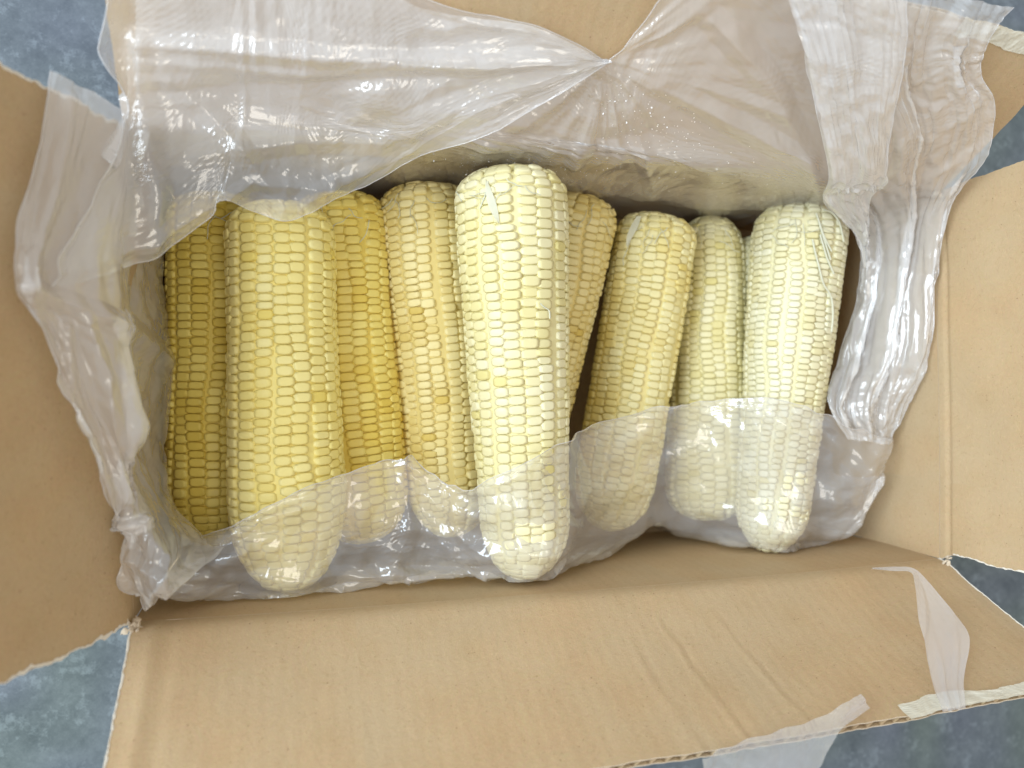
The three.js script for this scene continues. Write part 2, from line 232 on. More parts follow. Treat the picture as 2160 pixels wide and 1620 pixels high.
function cob(o) {
  const g = thing('corn_cob', o.label, 'corn cob', 'corn cobs in the box'), r = rng(o.seed);
  let A = at(...o.a), B = at(...o.b); if (o.flip) [A, B] = [B, A];
  const L = A.distanceTo(B), axis = B.clone().sub(A).normalize(), mid = A.clone().lerp(B, 0.5);
  const up = V3(0, 1, 0).addScaledVector(axis, -axis.y).normalize(), sideV = axis.clone().cross(up);
  g.matrixAutoUpdate = true; g.position.copy(mid); g.quaternion.setFromRotationMatrix(new THREE.Matrix4().makeBasis(sideV, up, axis.clone()).multiply(new THREE.Matrix4()));
  const q0 = new THREE.Matrix4().makeBasis(up.clone().cross(axis), up, axis); g.quaternion.setFromRotationMatrix(q0);
  const KH = 0.0034, Rm = o.r - KH * 0.9, [w0, w1] = o.w, e0 = o.e0 ?? 0.075, e1 = o.e1 ?? 0.16;
  // profile by s in 0..1: an almost straight body between two rounded ends
  const body = (s) => lerp(w0, w1, sstep(0.02, 0.98, s)) * (1 + 0.012 * vnoise(s * 7, o.seed));
  const endR = (s) => (s < e0 ? 0.12 + 0.88 * Math.pow(Math.max(0, 1 - ((e0 - s) / e0) ** 2.4), 0.42) : 1) * (s > 1 - e1 ? Math.pow(Math.max(0, 1 - ((s - 1 + e1) / e1) ** 2.1), 0.5) : 1);
  const pr = []; const M = 240; for (let i = 0; i <= M; i++) { const s = i / M; pr.push([Rm * body(s) * endR(s), (s - 0.5) * (L - 2 * KH * 0.6)]); }
  const bend = o.bend ?? 0;
  const bx = (z) => bend * (1 - (2 * z / L) ** 2);
  const pts = pr.map(([a, z]) => new THREE.Vector2(Math.max(a + KH * 0.53 * sstep(0, Rm * 0.5, a), 0.0001), z));
  const lathe = new THREE.LatheGeometry(pts.filter((_, i) => i % 4 === 0), 28); lathe.rotateX(Math.PI / 2); lathe.scale(1, 1, 1);
  { const p = lathe.attributes.position; for (let i = 0; i < p.count; i++) p.setX(i, p.getX(i) + bx(p.getZ(i))); lathe.computeVertexNormals(); }
  const mats = palette(o.key, o.base, o.alt);
  part('core', lathe, mats[3], g);
  // arc length table
  const len = [0]; for (let i = 1; i <= M; i++) len.push(len[i - 1] + Math.hypot(pr[i][0] - pr[i - 1][0], pr[i][1] - pr[i - 1][1]));
  const total = len[M], look = (l) => { let a = 0, b = M; while (b - a > 1) { const c = (a + b) >> 1; if (len[c] > l) b = c; else a = c; } const t = clamp((l - len[a]) / Math.max(1e-9, len[b] - len[a]), 0, 1); return [lerp(pr[a][0], pr[b][0], t), lerp(pr[a][1], pr[b][1], t), (pr[b][0] - pr[a][0]), (pr[b][1] - pr[a][1])]; };
  const rows = o.rows ?? 16, pitch = o.pitch ?? 0.0043, list = [], wFull = 2 * Math.PI * (Rm + KH * 0.8) / rows, toCam = camera.position.clone().sub(mid).applyQuaternion(g.quaternion.clone().invert());
  const put = (phi, l, w, h, ll, yaw, lift, rowTone = 0) => {
    if (r() < 0.04) { h *= 0.8; w *= 0.88; ll *= 0.9; }
    const [a, z, dr, dz] = look(l), m = Math.hypot(dr, dz) || 1, cr = Math.cos(phi), sr = Math.sin(phi);
    const n = V3(cr * dz / m, sr * dz / m, -dr / m), t = V3(cr * dr / m, sr * dr / m, dz / m), b = t.clone().cross(n).negate();
    const p = V3(cr * a + bx(z), sr * a, z).addScaledVector(n, lift - 0.0004);
    const tt = t.clone().multiplyScalar(Math.cos(yaw)).addScaledVector(b, Math.sin(yaw)), bb = n.clone().cross(tt);
    const mtx = new THREE.Matrix4().makeBasis(bb.multiplyScalar(w / 2), n.clone().multiplyScalar(h), tt.multiplyScalar(ll / 2)).setPosition(p);
    const face = n.dot(toCam.clone().sub(p).normalize());
    const tone = clamp(0.42 + (o.mottle ?? 0.5) * (0.9 * vnoise(phi * 2.2, z * 55, o.seed) + 0.5 * vnoise(phi * 6, z * 170, o.seed + 5)) + 0.3 * (r() - 0.5) + rowTone, 0, 0.999), brown = r() < 0.006 + 0.03 * Math.max(0, vnoise(phi * 1.5, z * 30, o.seed + 9));
    list.push({ mtx, face: face * w * ll, k: Math.floor(r() * kernels.length), tone: brown ? 5 : Math.floor(tone * 5) });
  };
  for (let q = 0; q < rows; q++) {
    const phi0 = (q + (q % 2 ? 0.07 : -0.07)) / rows * 2 * Math.PI + (o.roll ?? 0), rowLift = 0.0007 * (r() - 0.5), rowW = 0.92 + 0.16 * r(), rowTone = 0.3 * (r() - 0.5);
    let l = 0.0015 + r() * pitch;
    while (l < total) {
      const [a] = look(l), k = a / Rm, irregular = Math.max(sstep(0.8, 0.5, k), 0.75 * sstep(0.80, 0.93, l / total), 0.6 * sstep(0.07, 0.03, l / total));
      if (k < 0.3) { l += pitch * 0.6; if (l > total * 0.5) break; continue; }
      const skip = k < 0.62 && q % 2 === 1;   // rows die out towards the ends
      const p = pitch * (0.84 + 0.32 * r()) * lerp(1, 0.86, irregular) * (1 + 0.1 * vnoise(l * 130, q * 3.1, o.seed));
      if (!skip) {
        const w = 2 * Math.PI * (a + KH * 0.75) / rows * (k < 0.62 ? 1.75 : 1) * rowW, ph = phi0 + 0.09 * vnoise(l * 32, q * 0.6, o.seed) * (1 + 2 * irregular) + (o.twist ?? 0) * (l / total - 0.5) + (r() - 0.5) * 0.35 * irregular * 0.5;
        put(ph, l + p / 2, w * (0.99 + 0.05 * r()), KH * (0.92 + 0.16 * r()) * lerp(1, 0.8, irregular), p * lerp(1.0, 1.16, irregular), (r() - 0.5) * (0.08 + 0.5 * irregular), rowLift + (r() - 0.5) * 0.0006, rowTone);
      }
      l += p;
    }
  }
  for (const end of [0, 1]) {   // irregular kernels closing the ends
    const e = [];
    for (let l = 0; l < total * 0.5; l += pitch * 0.9) { const ll = end ? total - l : l, [a] = look(ll); if (a / Rm >= 0.3) break; const n = Math.max(1, Math.round(2 * Math.PI * (a + KH * 0.4) / (wFull * 0.8))); for (let i = 0; i < n; i++) if (end || a / Rm > 0.14) put((i + r() * 0.5) / n * 2 * Math.PI + l * 900, ll, wFull * 0.85, KH * 0.75, pitch * 1.3, r() * 3, 0); }
  }
  list.sort((x, y) => y.face - x.face);
  const rest = [[], [], [], [], [], []];
  list.forEach((e, i) => {
    if (i < 300) { const m = part('kernel', kernels[e.k], mats[e.tone], g); m.matrixAutoUpdate = false; m.matrix.copy(e.mtx); m.matrix.decompose(m.position, m.quaternion, m.scale); }
    else rest[e.tone].push(kernels[e.k].clone().applyMatrix4(e.mtx));
  });
  const geos = [], ms = []; rest.forEach((a, i) => { if (a.length) { geos.push(mergeGeometries(a)); ms.push(mats[i]); } });
  const under = part('underside_kernels', mergeGeometries(geos, true), ms, g); under.userData.kind = 'stuff';
  const inset = axis.clone().multiplyScalar(o.r * 0.75);
  capsules.push({ a: A.clone().add(inset), b: B.clone().sub(inset), ra: o.r * w0 * 0.98, rb: o.r * w1 * 0.97 });
  o.group = g; o.axis = axis; o.up = up; o.A = A; o.B = B;
  return o;
}
function strand(o, pts, rad, name = 'silk') {   // photo pixels + depth below the rim -> a thin strand, child of the cob
  const w = pts.map(([u, v, d]) => o.group.worldToLocal(at(u, v, d)));
  const g = new THREE.TubeGeometry(new THREE.CatmullRomCurve3(w), 24, rad, 5); part(name, g, silkMat, o.group);
}
const Y = { olive: [[0.92, 0.85, 0.48], [0.86, 0.765, 0.35]], yellow: [[0.97, 0.925, 0.65], [0.95, 0.88, 0.53]], deep: [[0.95, 0.88, 0.53], [0.91, 0.81, 0.40]], pale: [[0.955, 0.92, 0.71], [0.92, 0.855, 0.57]], white: [[0.93, 0.905, 0.75], [0.90, 0.86, 0.63]], tan: [[0.95, 0.895, 0.66], [0.89, 0.805, 0.50]], green: [[0.915, 0.90, 0.785], [0.885, 0.855, 0.68]] };
const cobSpecs = [
  { label: 'deep yellow corn cob against the side wall, lower beside the large yellow cob', a: [462, 412, 0.084], b: [450, 1152, 0.084], r: 0.0258, key: 'olive', seed: 3, rows: 18, w: [1, 0.94], roll: 0.1 },
  { label: 'large bright yellow corn cob lying on top of two deeper yellow cobs', a: [590, 430, 0.044], b: [612, 1248, 0.044], r: 0.0280, key: 'yellow', seed: 8, rows: 18, w: [0.90, 1], e1: 0.24, roll: 0.17, mottle: 0.35, pitch: 0.0045 },
  { label: 'yellow corn cob tucked under the edge of the large bright yellow cob', a: [714, 410, 0.074], b: [768, 1145, 0.074], r: 0.0262, key: 'deep', seed: 14, rows: 18, w: [0.97, 1], roll: 0.3 },
  { label: 'pale tan corn cob lying between the deep yellow and the central cream cob', a: [893, 390, 0.07], b: [958, 1130, 0.075], r: 0.0262, key: 'tan', seed: 21, rows: 18, w: [1, 0.92], roll: 0.05 },
  { label: 'thick cream white corn cob on top in the middle of the box', a: [1075, 357, 0.024], b: [1112, 1220, 0.029], r: 0.0284, key: 'white', seed: 29, rows: 18, w: [1, 0.78], e1: 0.15, roll: 0.2, pitch: 0.0045 },
  { label: 'golden tan corn cob leaning under the central cream cob', a: [1222, 410, 0.072], b: [1095, 1060, 0.1], r: 0.0245, key: 'tan', seed: 33, rows: 18, w: [1, 0.72] },
  { label: 'slanting pale yellow corn cob with white husk shred on its blunt end', a: [1390, 455, 0.074], b: [1280, 1118, 0.085], r: 0.0256, key: 'pale', seed: 41, rows: 18, w: [0.97, 0.95], mottle: 0.7 },
  { label: 'slim pale corn cob narrowing upward beside the slanting cob, wrapped end in film', a: [1497, 456, 0.092], b: [1490, 1094, 0.094], r: 0.0266, key: 'white', seed: 47, rows: 18, flip: true, w: [1, 0.80], e0: 0.12, e1: 0.12, mottle: 0.4 },
  { label: 'mostly hidden greenish corn cob beneath the white end cob', a: [1610, 497, 0.088], b: [1616, 1070, 0.1], r: 0.0235, key: 'green', seed: 52, rows: 16, w: [1, 0.8] },
  { label: 'creamy white corn cob with silk strands, next to the pleated film', a: [1692, 437, 0.054], b: [1620, 1164, 0.056], r: 0.0280, key: 'green', seed: 58, rows: 20, w: [1, 0.74], e1: 0.14, pitch: 0.0039, mottle: 0.45 },
];
const cobs = cobSpecs.map((o) => { const [b, a] = Y[o.key]; return cob({ ...o, base: b, alt: a }); });

function onCob(o, u, v, off) {   // photo pixel -> point on a cob's surface
  for (let d = -0.03; d < 0.13; d += 0.0004) { const p = at(u, v, d), t = clamp(p.clone().sub(o.A).dot(o.axis), o.r * 0.6, o.A.distanceTo(o.B) - o.r * 0.6); if (p.distanceTo(o.A.clone().addScaledVector(o.axis, t)) < o.r * 0.98 + off) return p; }
  return at(u, v, o.a[2]);
}
function strands(o, list, rad) { for (const pts of list) part('silk', new THREE.TubeGeometry(new THREE.CatmullRomCurve3(pts.map(([u, v]) => o.group.worldToLocal(onCob(o, u, v, 0.0012)))), 28, rad, 5), silkMat, o.group); }
function husk(o, pts) {   // a shred of husk: a narrow curled blade of [u, v, half width in pixels]
  const L = pts.map(([u, v, w]) => o.group.worldToLocal(onCob(o, u - w, v, 0.0022))), R = pts.map(([u, v, w]) => o.group.worldToLocal(onCob(o, u + w, v, 0.0012)));
  const c1 = new THREE.CatmullRomCurve3(L), c2 = new THREE.CatmullRomCurve3(R);
  part('husk_shred', gridGeo(4, 16, (a, b) => c1.getPoint(b).lerp(c2.getPoint(b), a)), silkMat, o.group);
}
for (const c of cobs) c.group.updateMatrixWorld(true);
strands(cobs[9], [[[1722, 450], [1727, 465], [1737, 495], [1754, 530]], [[1730, 495], [1735, 512], [1745, 545], [1759, 578]], [[1714, 505], [1718, 525], [1727, 560], [1737, 598], [1753, 626], [1757, 662], [1754, 700]], [[1738, 443], [1752, 447], [1769, 466], [1780, 510]], [[1728, 470], [1740, 510], [1752, 548]]], 0.00062);
strands(cobs[4], [[[962, 405], [968, 412], [974, 425]], [[1140, 640], [1148, 648], [1158, 655], [1160, 672]], [[1030, 382], [1024, 410], [1012, 440]]], 0.0004);
{
  const r = rng(93);
  for (const k of [0, 2, 3, 4, 5, 6, 7, 9]) { const o = cobs[k], n = 4 + Math.floor(r() * 4), [ua, va] = o.a, du = o.r * FOCAL / (CAM_H + o.a[2]); for (let q = 0; q < n; q++) { let u = ua + (r() - 0.5) * du * 1.3, v = va + 14 + r() * 50, a = 1.57 + (r() - 0.5) * 2.2; const pts = []; for (let m = 0; m < 5; m++) { pts.push([u, v]); u += Math.cos(a) * (7 + r() * 9); v += Math.sin(a) * (7 + r() * 9); a += (r() - 0.5) * 1.1; } strands(o, [pts], 0.00016 + r() * 0.00012); } }
}
husk(cobs[4], [[1025, 378, 1], [1030, 400, 6], [1038, 430, 9], [1046, 455, 6], [1053, 472, 1]]);
husk(cobs[6], [[1348, 456, 5], [1338, 478, 8], [1328, 500, 6], [1322, 520, 1]]);

// ---------- plastic bag ----------
const cr = (a, b, c, d, t) => 0.5 * (2 * b + (c - a) * t + (2 * a - 5 * b + 4 * c - d) * t * t + (3 * b - a - 3 * c + d) * t * t * t);
function crv(P, x) { const n = P.length - 1, i = Math.min(n - 1, Math.floor(x * n)), t = x * n - i, q = (k) => P[clamp(k, 0, n)], a = i > 0 ? q(i - 1) : q(0).clone().multiplyScalar(2).sub(q(1)), d = i + 2 <= n ? q(i + 2) : q(n).clone().multiplyScalar(2).sub(q(n - 1)), b = q(i), c = q(i + 1); return V3(cr(a.x, b.x, c.x, d.x, t), cr(a.y, b.y, c.y, d.y, t), cr(a.z, b.z, c.z, d.z, t)); }
function surf(ctrl) { return (u, v) => crv(ctrl.map((row) => crv(row, u)), v); }
// Thin film: start on the control surface, give it more material than fits, let it buckle.
function relax(pos, base, nu, nv, o, iters, ex, noiseAmp, noiseScale) {
  const W = nu + 1, H = nv + 1, N = W * H, cons = [];
  const add = (a, b, e, k) => { const dx = base[a * 3] - base[b * 3], dy = base[a * 3 + 1] - base[b * 3 + 1], dz = base[a * 3 + 2] - base[b * 3 + 2]; cons.push(a, b, Math.sqrt(dx * dx + dy * dy + dz * dz) * (1 + e), k); };
  const exAt = (i, j) => { const e = ex(i / nu, j / nv); return e; };
  for (let j = 0; j < H; j++) for (let i = 0; i < W; i++) {
    const a = j * W + i, [eu, ev] = exAt(i, j), ed = (eu + ev) / 2;
    if (i < nu) add(a, a + 1, eu, 0.9); if (j < nv) add(a, a + W, ev, 0.9);
    if (i < nu && j < nv) { add(a, a + W + 1, ed, 0.5); add(a + 1, a + W, ed, 0.5); }
    if (i < nu - 1) add(a, a + 2, eu, o.bend ?? 0.06); if (j < nv - 1) add(a, a + 2 * W, ev, o.bend ?? 0.06);
  }
  const C = Float64Array.from(cons), M = C.length / 4, pin = new Float32Array(N);
  for (let j = 0; j < H; j++) for (let i = 0; i < W; i++) {
    const a = j * W + i; pin[a] = o.pin(i / nu, j / nv);
    const x = base[a * 3] / noiseScale, y = base[a * 3 + 1] / noiseScale, z = base[a * 3 + 2] / noiseScale, s = o.seed * 13.7;
    for (let c = 0; c < 3; c++) pos[a * 3 + c] += noiseAmp * (vnoise(x + s + c * 31, y, z) + 0.5 * vnoise(x * 2.3 + c * 17, y * 2.3 + s, z * 2.3));
  }
  for (let it = 0; it < iters; it++) {
    for (let q = 0; q < M; q++) {
      const m = it & 1 ? M - 1 - q : q, a = C[m * 4] * 3, b = C[m * 4 + 1] * 3, r = C[m * 4 + 2], k = C[m * 4 + 3];
      const dx = pos[b] - pos[a], dy = pos[b + 1] - pos[a + 1], dz = pos[b + 2] - pos[a + 2], d = Math.sqrt(dx * dx + dy * dy + dz * dz) || 1e-9, f = 0.5 * k * (d - r) / d;
      pos[a] += dx * f; pos[a + 1] += dy * f; pos[a + 2] += dz * f; pos[b] -= dx * f; pos[b + 1] -= dy * f; pos[b + 2] -= dz * f;
    }
    for (let a = 0; a < N; a++) { const k = pin[a]; for (let c = 0; c < 3; c++) pos[a * 3 + c] += k * (base[a * 3 + c] - pos[a * 3 + c]); }
    if (o.collide && it % 3 === 0) for (let a = 0; a < N; a++) push(pos, a * 3);
  }
}
const zF = Math.min(FL.z, FR.z), xR = Math.min(BR.x, FR.x);
function push(p, i) {
  for (const c of capsules) {
    const bx = c.b.x - c.a.x, by = c.b.y - c.a.y, bz = c.b.z - c.a.z, px = p[i] - c.a.x, py = p[i + 1] - c.a.y, pz = p[i + 2] - c.a.z;
    const t = clamp((px * bx + py * by + pz * bz) / (bx * bx + by * by + bz * bz), 0, 1), qx = px - bx * t, qy = py - by * t, qz = pz - bz * t, d = Math.sqrt(qx * qx + qy * qy + qz * qz), r = lerp(c.ra, c.rb, t) + 0.0014;
    if (d < r && d > 1e-6) { const f = r / d - 1; p[i] += qx * f; p[i + 1] += qy * f + 0.0002; p[i + 2] += qz * f; }
  }
  if (p[i + 1] < RIM && p[i + 1] > 0) { p[i + 2] = Math.min(p[i + 2], zF - 0.0012); p[i] = Math.min(p[i], xR - 0.001); p[i] = Math.max(p[i], FL.x + 0.001); }
}
function tin(x, y, seed) {   // random heights on a triangle lattice, joined by flat facets
  const k = (x + y) * 0.36602540378, i = Math.floor(x + k), j = Math.floor(y + k), g = (i + j) * 0.2113248654, a = x - i + g, b = y - j + g, A = x + k - i, B = y + k - j, h = (p, q) => hash3(i + p, j + q, seed) * 2 - 1;
  return A > B ? h(0, 0) * (1 - A) + h(1, 0) * (A - B) + h(1, 1) * B : h(0, 0) * (1 - B) + h(0, 1) * (B - A) + h(1, 1) * A;
}
function crumpleOut(p, nu, nv, o) {   // sharp isolated ridges pushed along the sheet's normal; o.folds: [direction of the ridges in the sheet, spread, smallest and largest spacing, slope, how much of the sheet]
  const W = nu + 1, src = Float64Array.from(p), a = V3(), b = V3(), n = V3(), q = V3(), r = rng(900 + o.seed), waves = [];
  const at2 = (i, j) => new THREE.Vector3().fromArray(src, (j * W + i) * 3), mid = Math.floor(nv / 2), mi = Math.floor(nu / 2);
  let wm = 0, hm = 0; for (let i = 0; i < nu; i++) wm += at2(i, mid).distanceTo(at2(i + 1, mid)); for (let j = 0; j < nv; j++) hm += at2(mi, j).distanceTo(at2(mi, j + 1));
  for (const [dir, spread, lo, hi, slope, cover, count] of o.folds) for (let k = 0; k < count; k++) { const t = dir + (r() - 0.5) * 2 * spread + Math.PI / 2, L = lo + (hi - lo) * r() * r(); waves.push([Math.cos(t) / L, Math.sin(t) / L, L, r(), r() * 90, slope, 1 - 2 * cover, t, r() < 0.35 ? -1 : 1]); }
  for (let j = 0; j <= nv; j++) for (let i = 0; i <= nu; i++) {
    const g = (x, y, v) => v.fromArray(src, (clamp(y, 0, nv) * W + clamp(x, 0, nu)) * 3);
    g(i + 1, j, a).sub(g(i - 1, j, q)); g(i, j + 1, b).sub(g(i, j - 1, q)); n.crossVectors(a, b).normalize(); g(i, j, q); if (n.dot(a.copy(camera.position).sub(q)) < 0) n.negate();
    const x = i / nu * wm, y = j / nv * hm; let h = 0;
    for (const [cx, cy, L, ph, sd, slope, cut, t, sg] of waves) {
      const along = -x * Math.sin(t) + y * Math.cos(t), across = x * Math.cos(t) + y * Math.sin(t), cell = Math.floor(cx * x + cy * y + ph);
      const ridge = Math.max(0, 1 - Math.abs(cx * x + cy * y + ph - cell - 0.5 - 0.12 * vnoise(along * 30, sd, cell)) / 0.42);
      if (ridge > 0) h += sg * slope * L * 0.42 * ridge * sstep(cut * 0.6, cut * 0.6 + 0.3, vnoise(along * 16 + sd, cell * 7.7, sd));
    }
    for (const [dir, size, stretch, slope, cover] of o.tin ?? []) {   // crumpled facets, drawn out along dir
      const wx = x + size * 0.8 * vnoise(x / size * 0.35, y / size * 0.35, o.seed), wy = y + size * 0.8 * vnoise(x / size * 0.35 + 40, y / size * 0.35, o.seed), p = (wx * Math.cos(dir) + wy * Math.sin(dir)) / (size * stretch), r2 = (-wx * Math.sin(dir) + wy * Math.cos(dir)) / size;
      h += slope * size * 0.5 * tin(p, r2, Math.round(size * 1e5) + o.seed) * (cover >= 1 ? 1 : sstep(1 - 2 * cover - 0.2, 1 - 2 * cover + 0.25, vnoise(x * 22 + 5, y * 22, o.seed + 3)));
    }
    if (o.post) h += o.post(q, i / nu, j / nv);
    if (o.creases) { const [pu, pv] = proj(q); for (const [line, amp, w] of o.creases) { let d = 1e9; for (let m = 0; m < line.length - 1; m++) { const [x0, y0] = line[m], [x1, y1] = line[m + 1], dx = x1 - x0, dy = y1 - y0, t = clamp(((pu - x0) * dx + (pv - y0) * dy) / (dx * dx + dy * dy), 0, 1); d = Math.min(d, Math.hypot(pu - x0 - dx * t, pv - y0 - dy * t)); } if (d < w) h += amp * (1 - d / w) * sstep(0.002, 0.03, q.distanceTo(PINCH)); } }
    const k = (j * W + i) * 3; p[k] += n.x * h; p[k + 1] += n.y * h; p[k + 2] += n.z * h;
  }
}
const hemMat = new THREE.MeshPhysicalMaterial({ name: 'film hem', color: new THREE.Color(0.93, 0.93, 0.95), roughness: 0.15, transmission: 0.5, thickness: 0, ior: 1.75, side: THREE.DoubleSide });
const bag = thing('plastic_bag', 'crumpled translucent clear plastic bag lining the cardboard box, pulled open around the corn', 'plastic bag');
function film(name, ctrl, o) {
  const S = surf(ctrl); let nu = Math.round(o.nu / 4), nv = Math.round(o.nv / 4), base, pos;
  const sample = (a, b) => { const f = new Float64Array((a + 1) * (b + 1) * 3); for (let j = 0; j <= b; j++) for (let i = 0; i <= a; i++) S(i / a, j / b).toArray(f, (j * (a + 1) + i) * 3); return f; };
  base = sample(nu, nv); pos = Float64Array.from(base);
  relax(pos, base, nu, nv, o, 120, o.coarse, o.amp ?? 0.002, o.scale ?? 0.03);
  // refine: add the coarse shape's offset to the fine base, then fine wrinkles round the new shape
  const NU = o.nu, NV = o.nv, b2 = new Float64Array((NU + 1) * (NV + 1) * 3), P = [];
  for (let j = 0; j <= nv; j++) { P.push([]); for (let i = 0; i <= nu; i++) P[j].push(V3().fromArray ? new THREE.Vector3(pos[(j * (nu + 1) + i) * 3], pos[(j * (nu + 1) + i) * 3 + 1], pos[(j * (nu + 1) + i) * 3 + 2]) : null); }
  const cut = o.facet ?? 0.65, lin = (A, x) => { const n = A.length - 1, i = Math.min(n - 1, Math.floor(x * n)); return A[i].clone().lerp(A[i + 1], x * n - i); }, mixed = (A, x) => crv(A, x).lerp(lin(A, x), cut);   // part smooth, part flat facets between folds
  const cache = []; for (let j = 0; j <= nv; j++) { cache.push([]); for (let i = 0; i <= NU; i++) cache[j].push(mixed(P[j], i / NU)); }
  for (let i = 0; i <= NU; i++) { const col = cache.map((r) => r[i]); for (let j = 0; j <= NV; j++) mixed(col, j / NV).toArray(b2, (j * (NU + 1) + i) * 3); }
  const p2 = Float64Array.from(b2);
  relax(p2, b2, NU, NV, { ...o, pin: (u, v) => Math.max(o.pin(u, v), o.finePin ?? 0.05) }, o.fineIters ?? 40, o.fine, o.fineAmp ?? 0.0002, o.fineScale ?? 0.009);
  crumpleOut(p2, NU, NV, o);
  const w = ctrl[0][0].distanceTo(ctrl[0].at(-1)) + 1e-3, h = ctrl[0][0].distanceTo(ctrl.at(-1)[0]) + 1e-3;
  let k = 0; const g = gridGeo(NU, NV, () => { const q = V3(p2[k], p2[k + 1], p2[k + 2]); k += 3; return q; }, (u, v) => [u * w + o.seed * 0.37, v * Math.max(h, 0.1)]);
  const m = part(name, g, o.dense ? denseFilmMat : o.clear ? clearFilmMat : filmMat, bag);
  const edges = { top: [...Array(NU + 1).keys()], start: [...Array(NV + 1).keys()].map((j) => j * (NU + 1)), finish: [...Array(NV + 1).keys()].map((j) => j * (NU + 1) + NU), bottom: [...Array(NU + 1).keys()].map((i) => NV * (NU + 1) + i) };
  for (const e of o.hems ?? []) {   // the rolled, doubled edge of the film: a narrow ribbon folded back on itself
    const pts = edges[e].map((q) => V3(p2[q * 3], p2[q * 3 + 1], p2[q * 3 + 2])), c = new THREE.CatmullRomCurve3(pts), t = new THREE.TubeGeometry(c, pts.length * 2, 0.0002, 4);
    part('hem', t, hemMat, m);
  }
  return m;
}
const PINCH = onSurf(1280, 118, fBack, 0.005);
function pinchFolds(q) {   // folds fanning out from where the film is gathered
  const x = q.x - PINCH.x, z = q.z - PINCH.z, r = Math.hypot(x, z), a = Math.atan2(z, x);
  return 0.0022 * sstep(0.002, 0.02, r) * Math.exp(-r / 0.06) * (Math.max(0, tri(a * 1.9 + 0.2)) * 0.9 + 0.5 * Math.max(0, tri(a * 4.3 + 0.05)));
}
const E = (u, v) => (s, t) => [u, v];
// front: hem lying over the cob ends, fold by the front wall, down along the wall
{
  const hem = [[425, 1130, 0.03], [490, 1108, 0.012], [600, 1050, 0.010], [740, 995, 0.020], [850, 965, 0.030], [925, 1003, 0.026], [990, 1030, 0.012], [1060, 1000, -0.008], [1130, 965, -0.007], [1195, 920, 0.015], [1290, 882, 0.036], [1400, 855, 0.042], [1490, 845, 0.046], [1600, 840, 0.026], [1690, 856, 0.022], [1790, 900, 0.026], [1880, 928, 0.03]];
  const fold = [[318, 1262, 0.012], [450, 1264, 0.022], [600, 1257, 0.03], [740, 1244, 0.032], [850, 1236, 0.034], [930, 1231, 0.036], [1000, 1227, 0.036], [1060, 1226, 0.034], [1120, 1224, 0.036], [1200, 1203, 0.042], [1290, 1168, 0.06], [1390, 1105, 0.078], [1480, 1135, 0.075], [1600, 1166, 0.06], [1700, 1152, 0.055], [1800, 1118, 0.045], [1858, 1010, 0.038]];
  const mid1 = [0.35, 0.7], row = (f) => hem.map((h, i) => { const q = fold[i]; return at(lerp(h[0], q[0], f), lerp(h[1], q[1], f), lerp(h[2], q[2], f) - 0.006 * Math.sin(f * Math.PI)); });
  const low = fold.map(([u, v, d]) => { const p = at(u, v, d); return V3(p.x, p.y - 0.02, Math.min(p.z + 0.002, zF - 0.002)); }), low2 = low.map((p) => V3(p.x, Math.max(0.01, p.y - 0.03), p.z));
  film('front_panel', [row(0), row(0.12), row(0.35), row(0.6), row(0.82), row(1), low, low2], { clear: true, hems: ['top'], tin: [[0.5, 0.016, 1.8, 0.30, 1], [1.2, 0.008, 2, 0.28, 0.4]], folds: [[0.25, 0.5, 0.010, 0.04, 0.12, 0.3, 4], [1.3, 0.7, 0.006, 0.025, 0.12, 0.3, 4]], creases: [[[[850, 965], [862, 1100], [830, 1200]], 0.003, 34], [[[850, 968], [925, 1012], [1000, 1040], [1060, 1012]], 0.002, 26], [[[720, 1172], [900, 1158], [1010, 1180]], 0.002, 26], [[[1010, 1045], [1120, 1082], [1215, 1112]], 0.0015, 26], [[[1195, 925], [1215, 1010], [1205, 1110]], 0.002, 24], [[[1370, 880], [1345, 960], [1330, 1010]], 0.002, 22], [[[1390, 1098], [1480, 1125], [1570, 1152]], 0.002, 24], [[[1760, 900], [1810, 960], [1850, 1010]], 0.002, 24], [[[640, 1060], [520, 1140], [430, 1220], [340, 1262]], 0.003, 30], [[[1600, 870], [1750, 950], [1760, 1080]], 0.0015, 20], [[[1560, 860], [1570, 950], [1540, 1050]], -0.002, 24]], nu: 260, nv: 120, seed: 2, collide: true, coarse: (u, v) => [0.035, 0.015], fine: E(0.003, 0.003), pin: (u, v) => v < 0.02 ? 0.25 : v > 0.68 ? 0.12 : 0.018, amp: 0.002, scale: 0.025, bend: 0.08 });
}
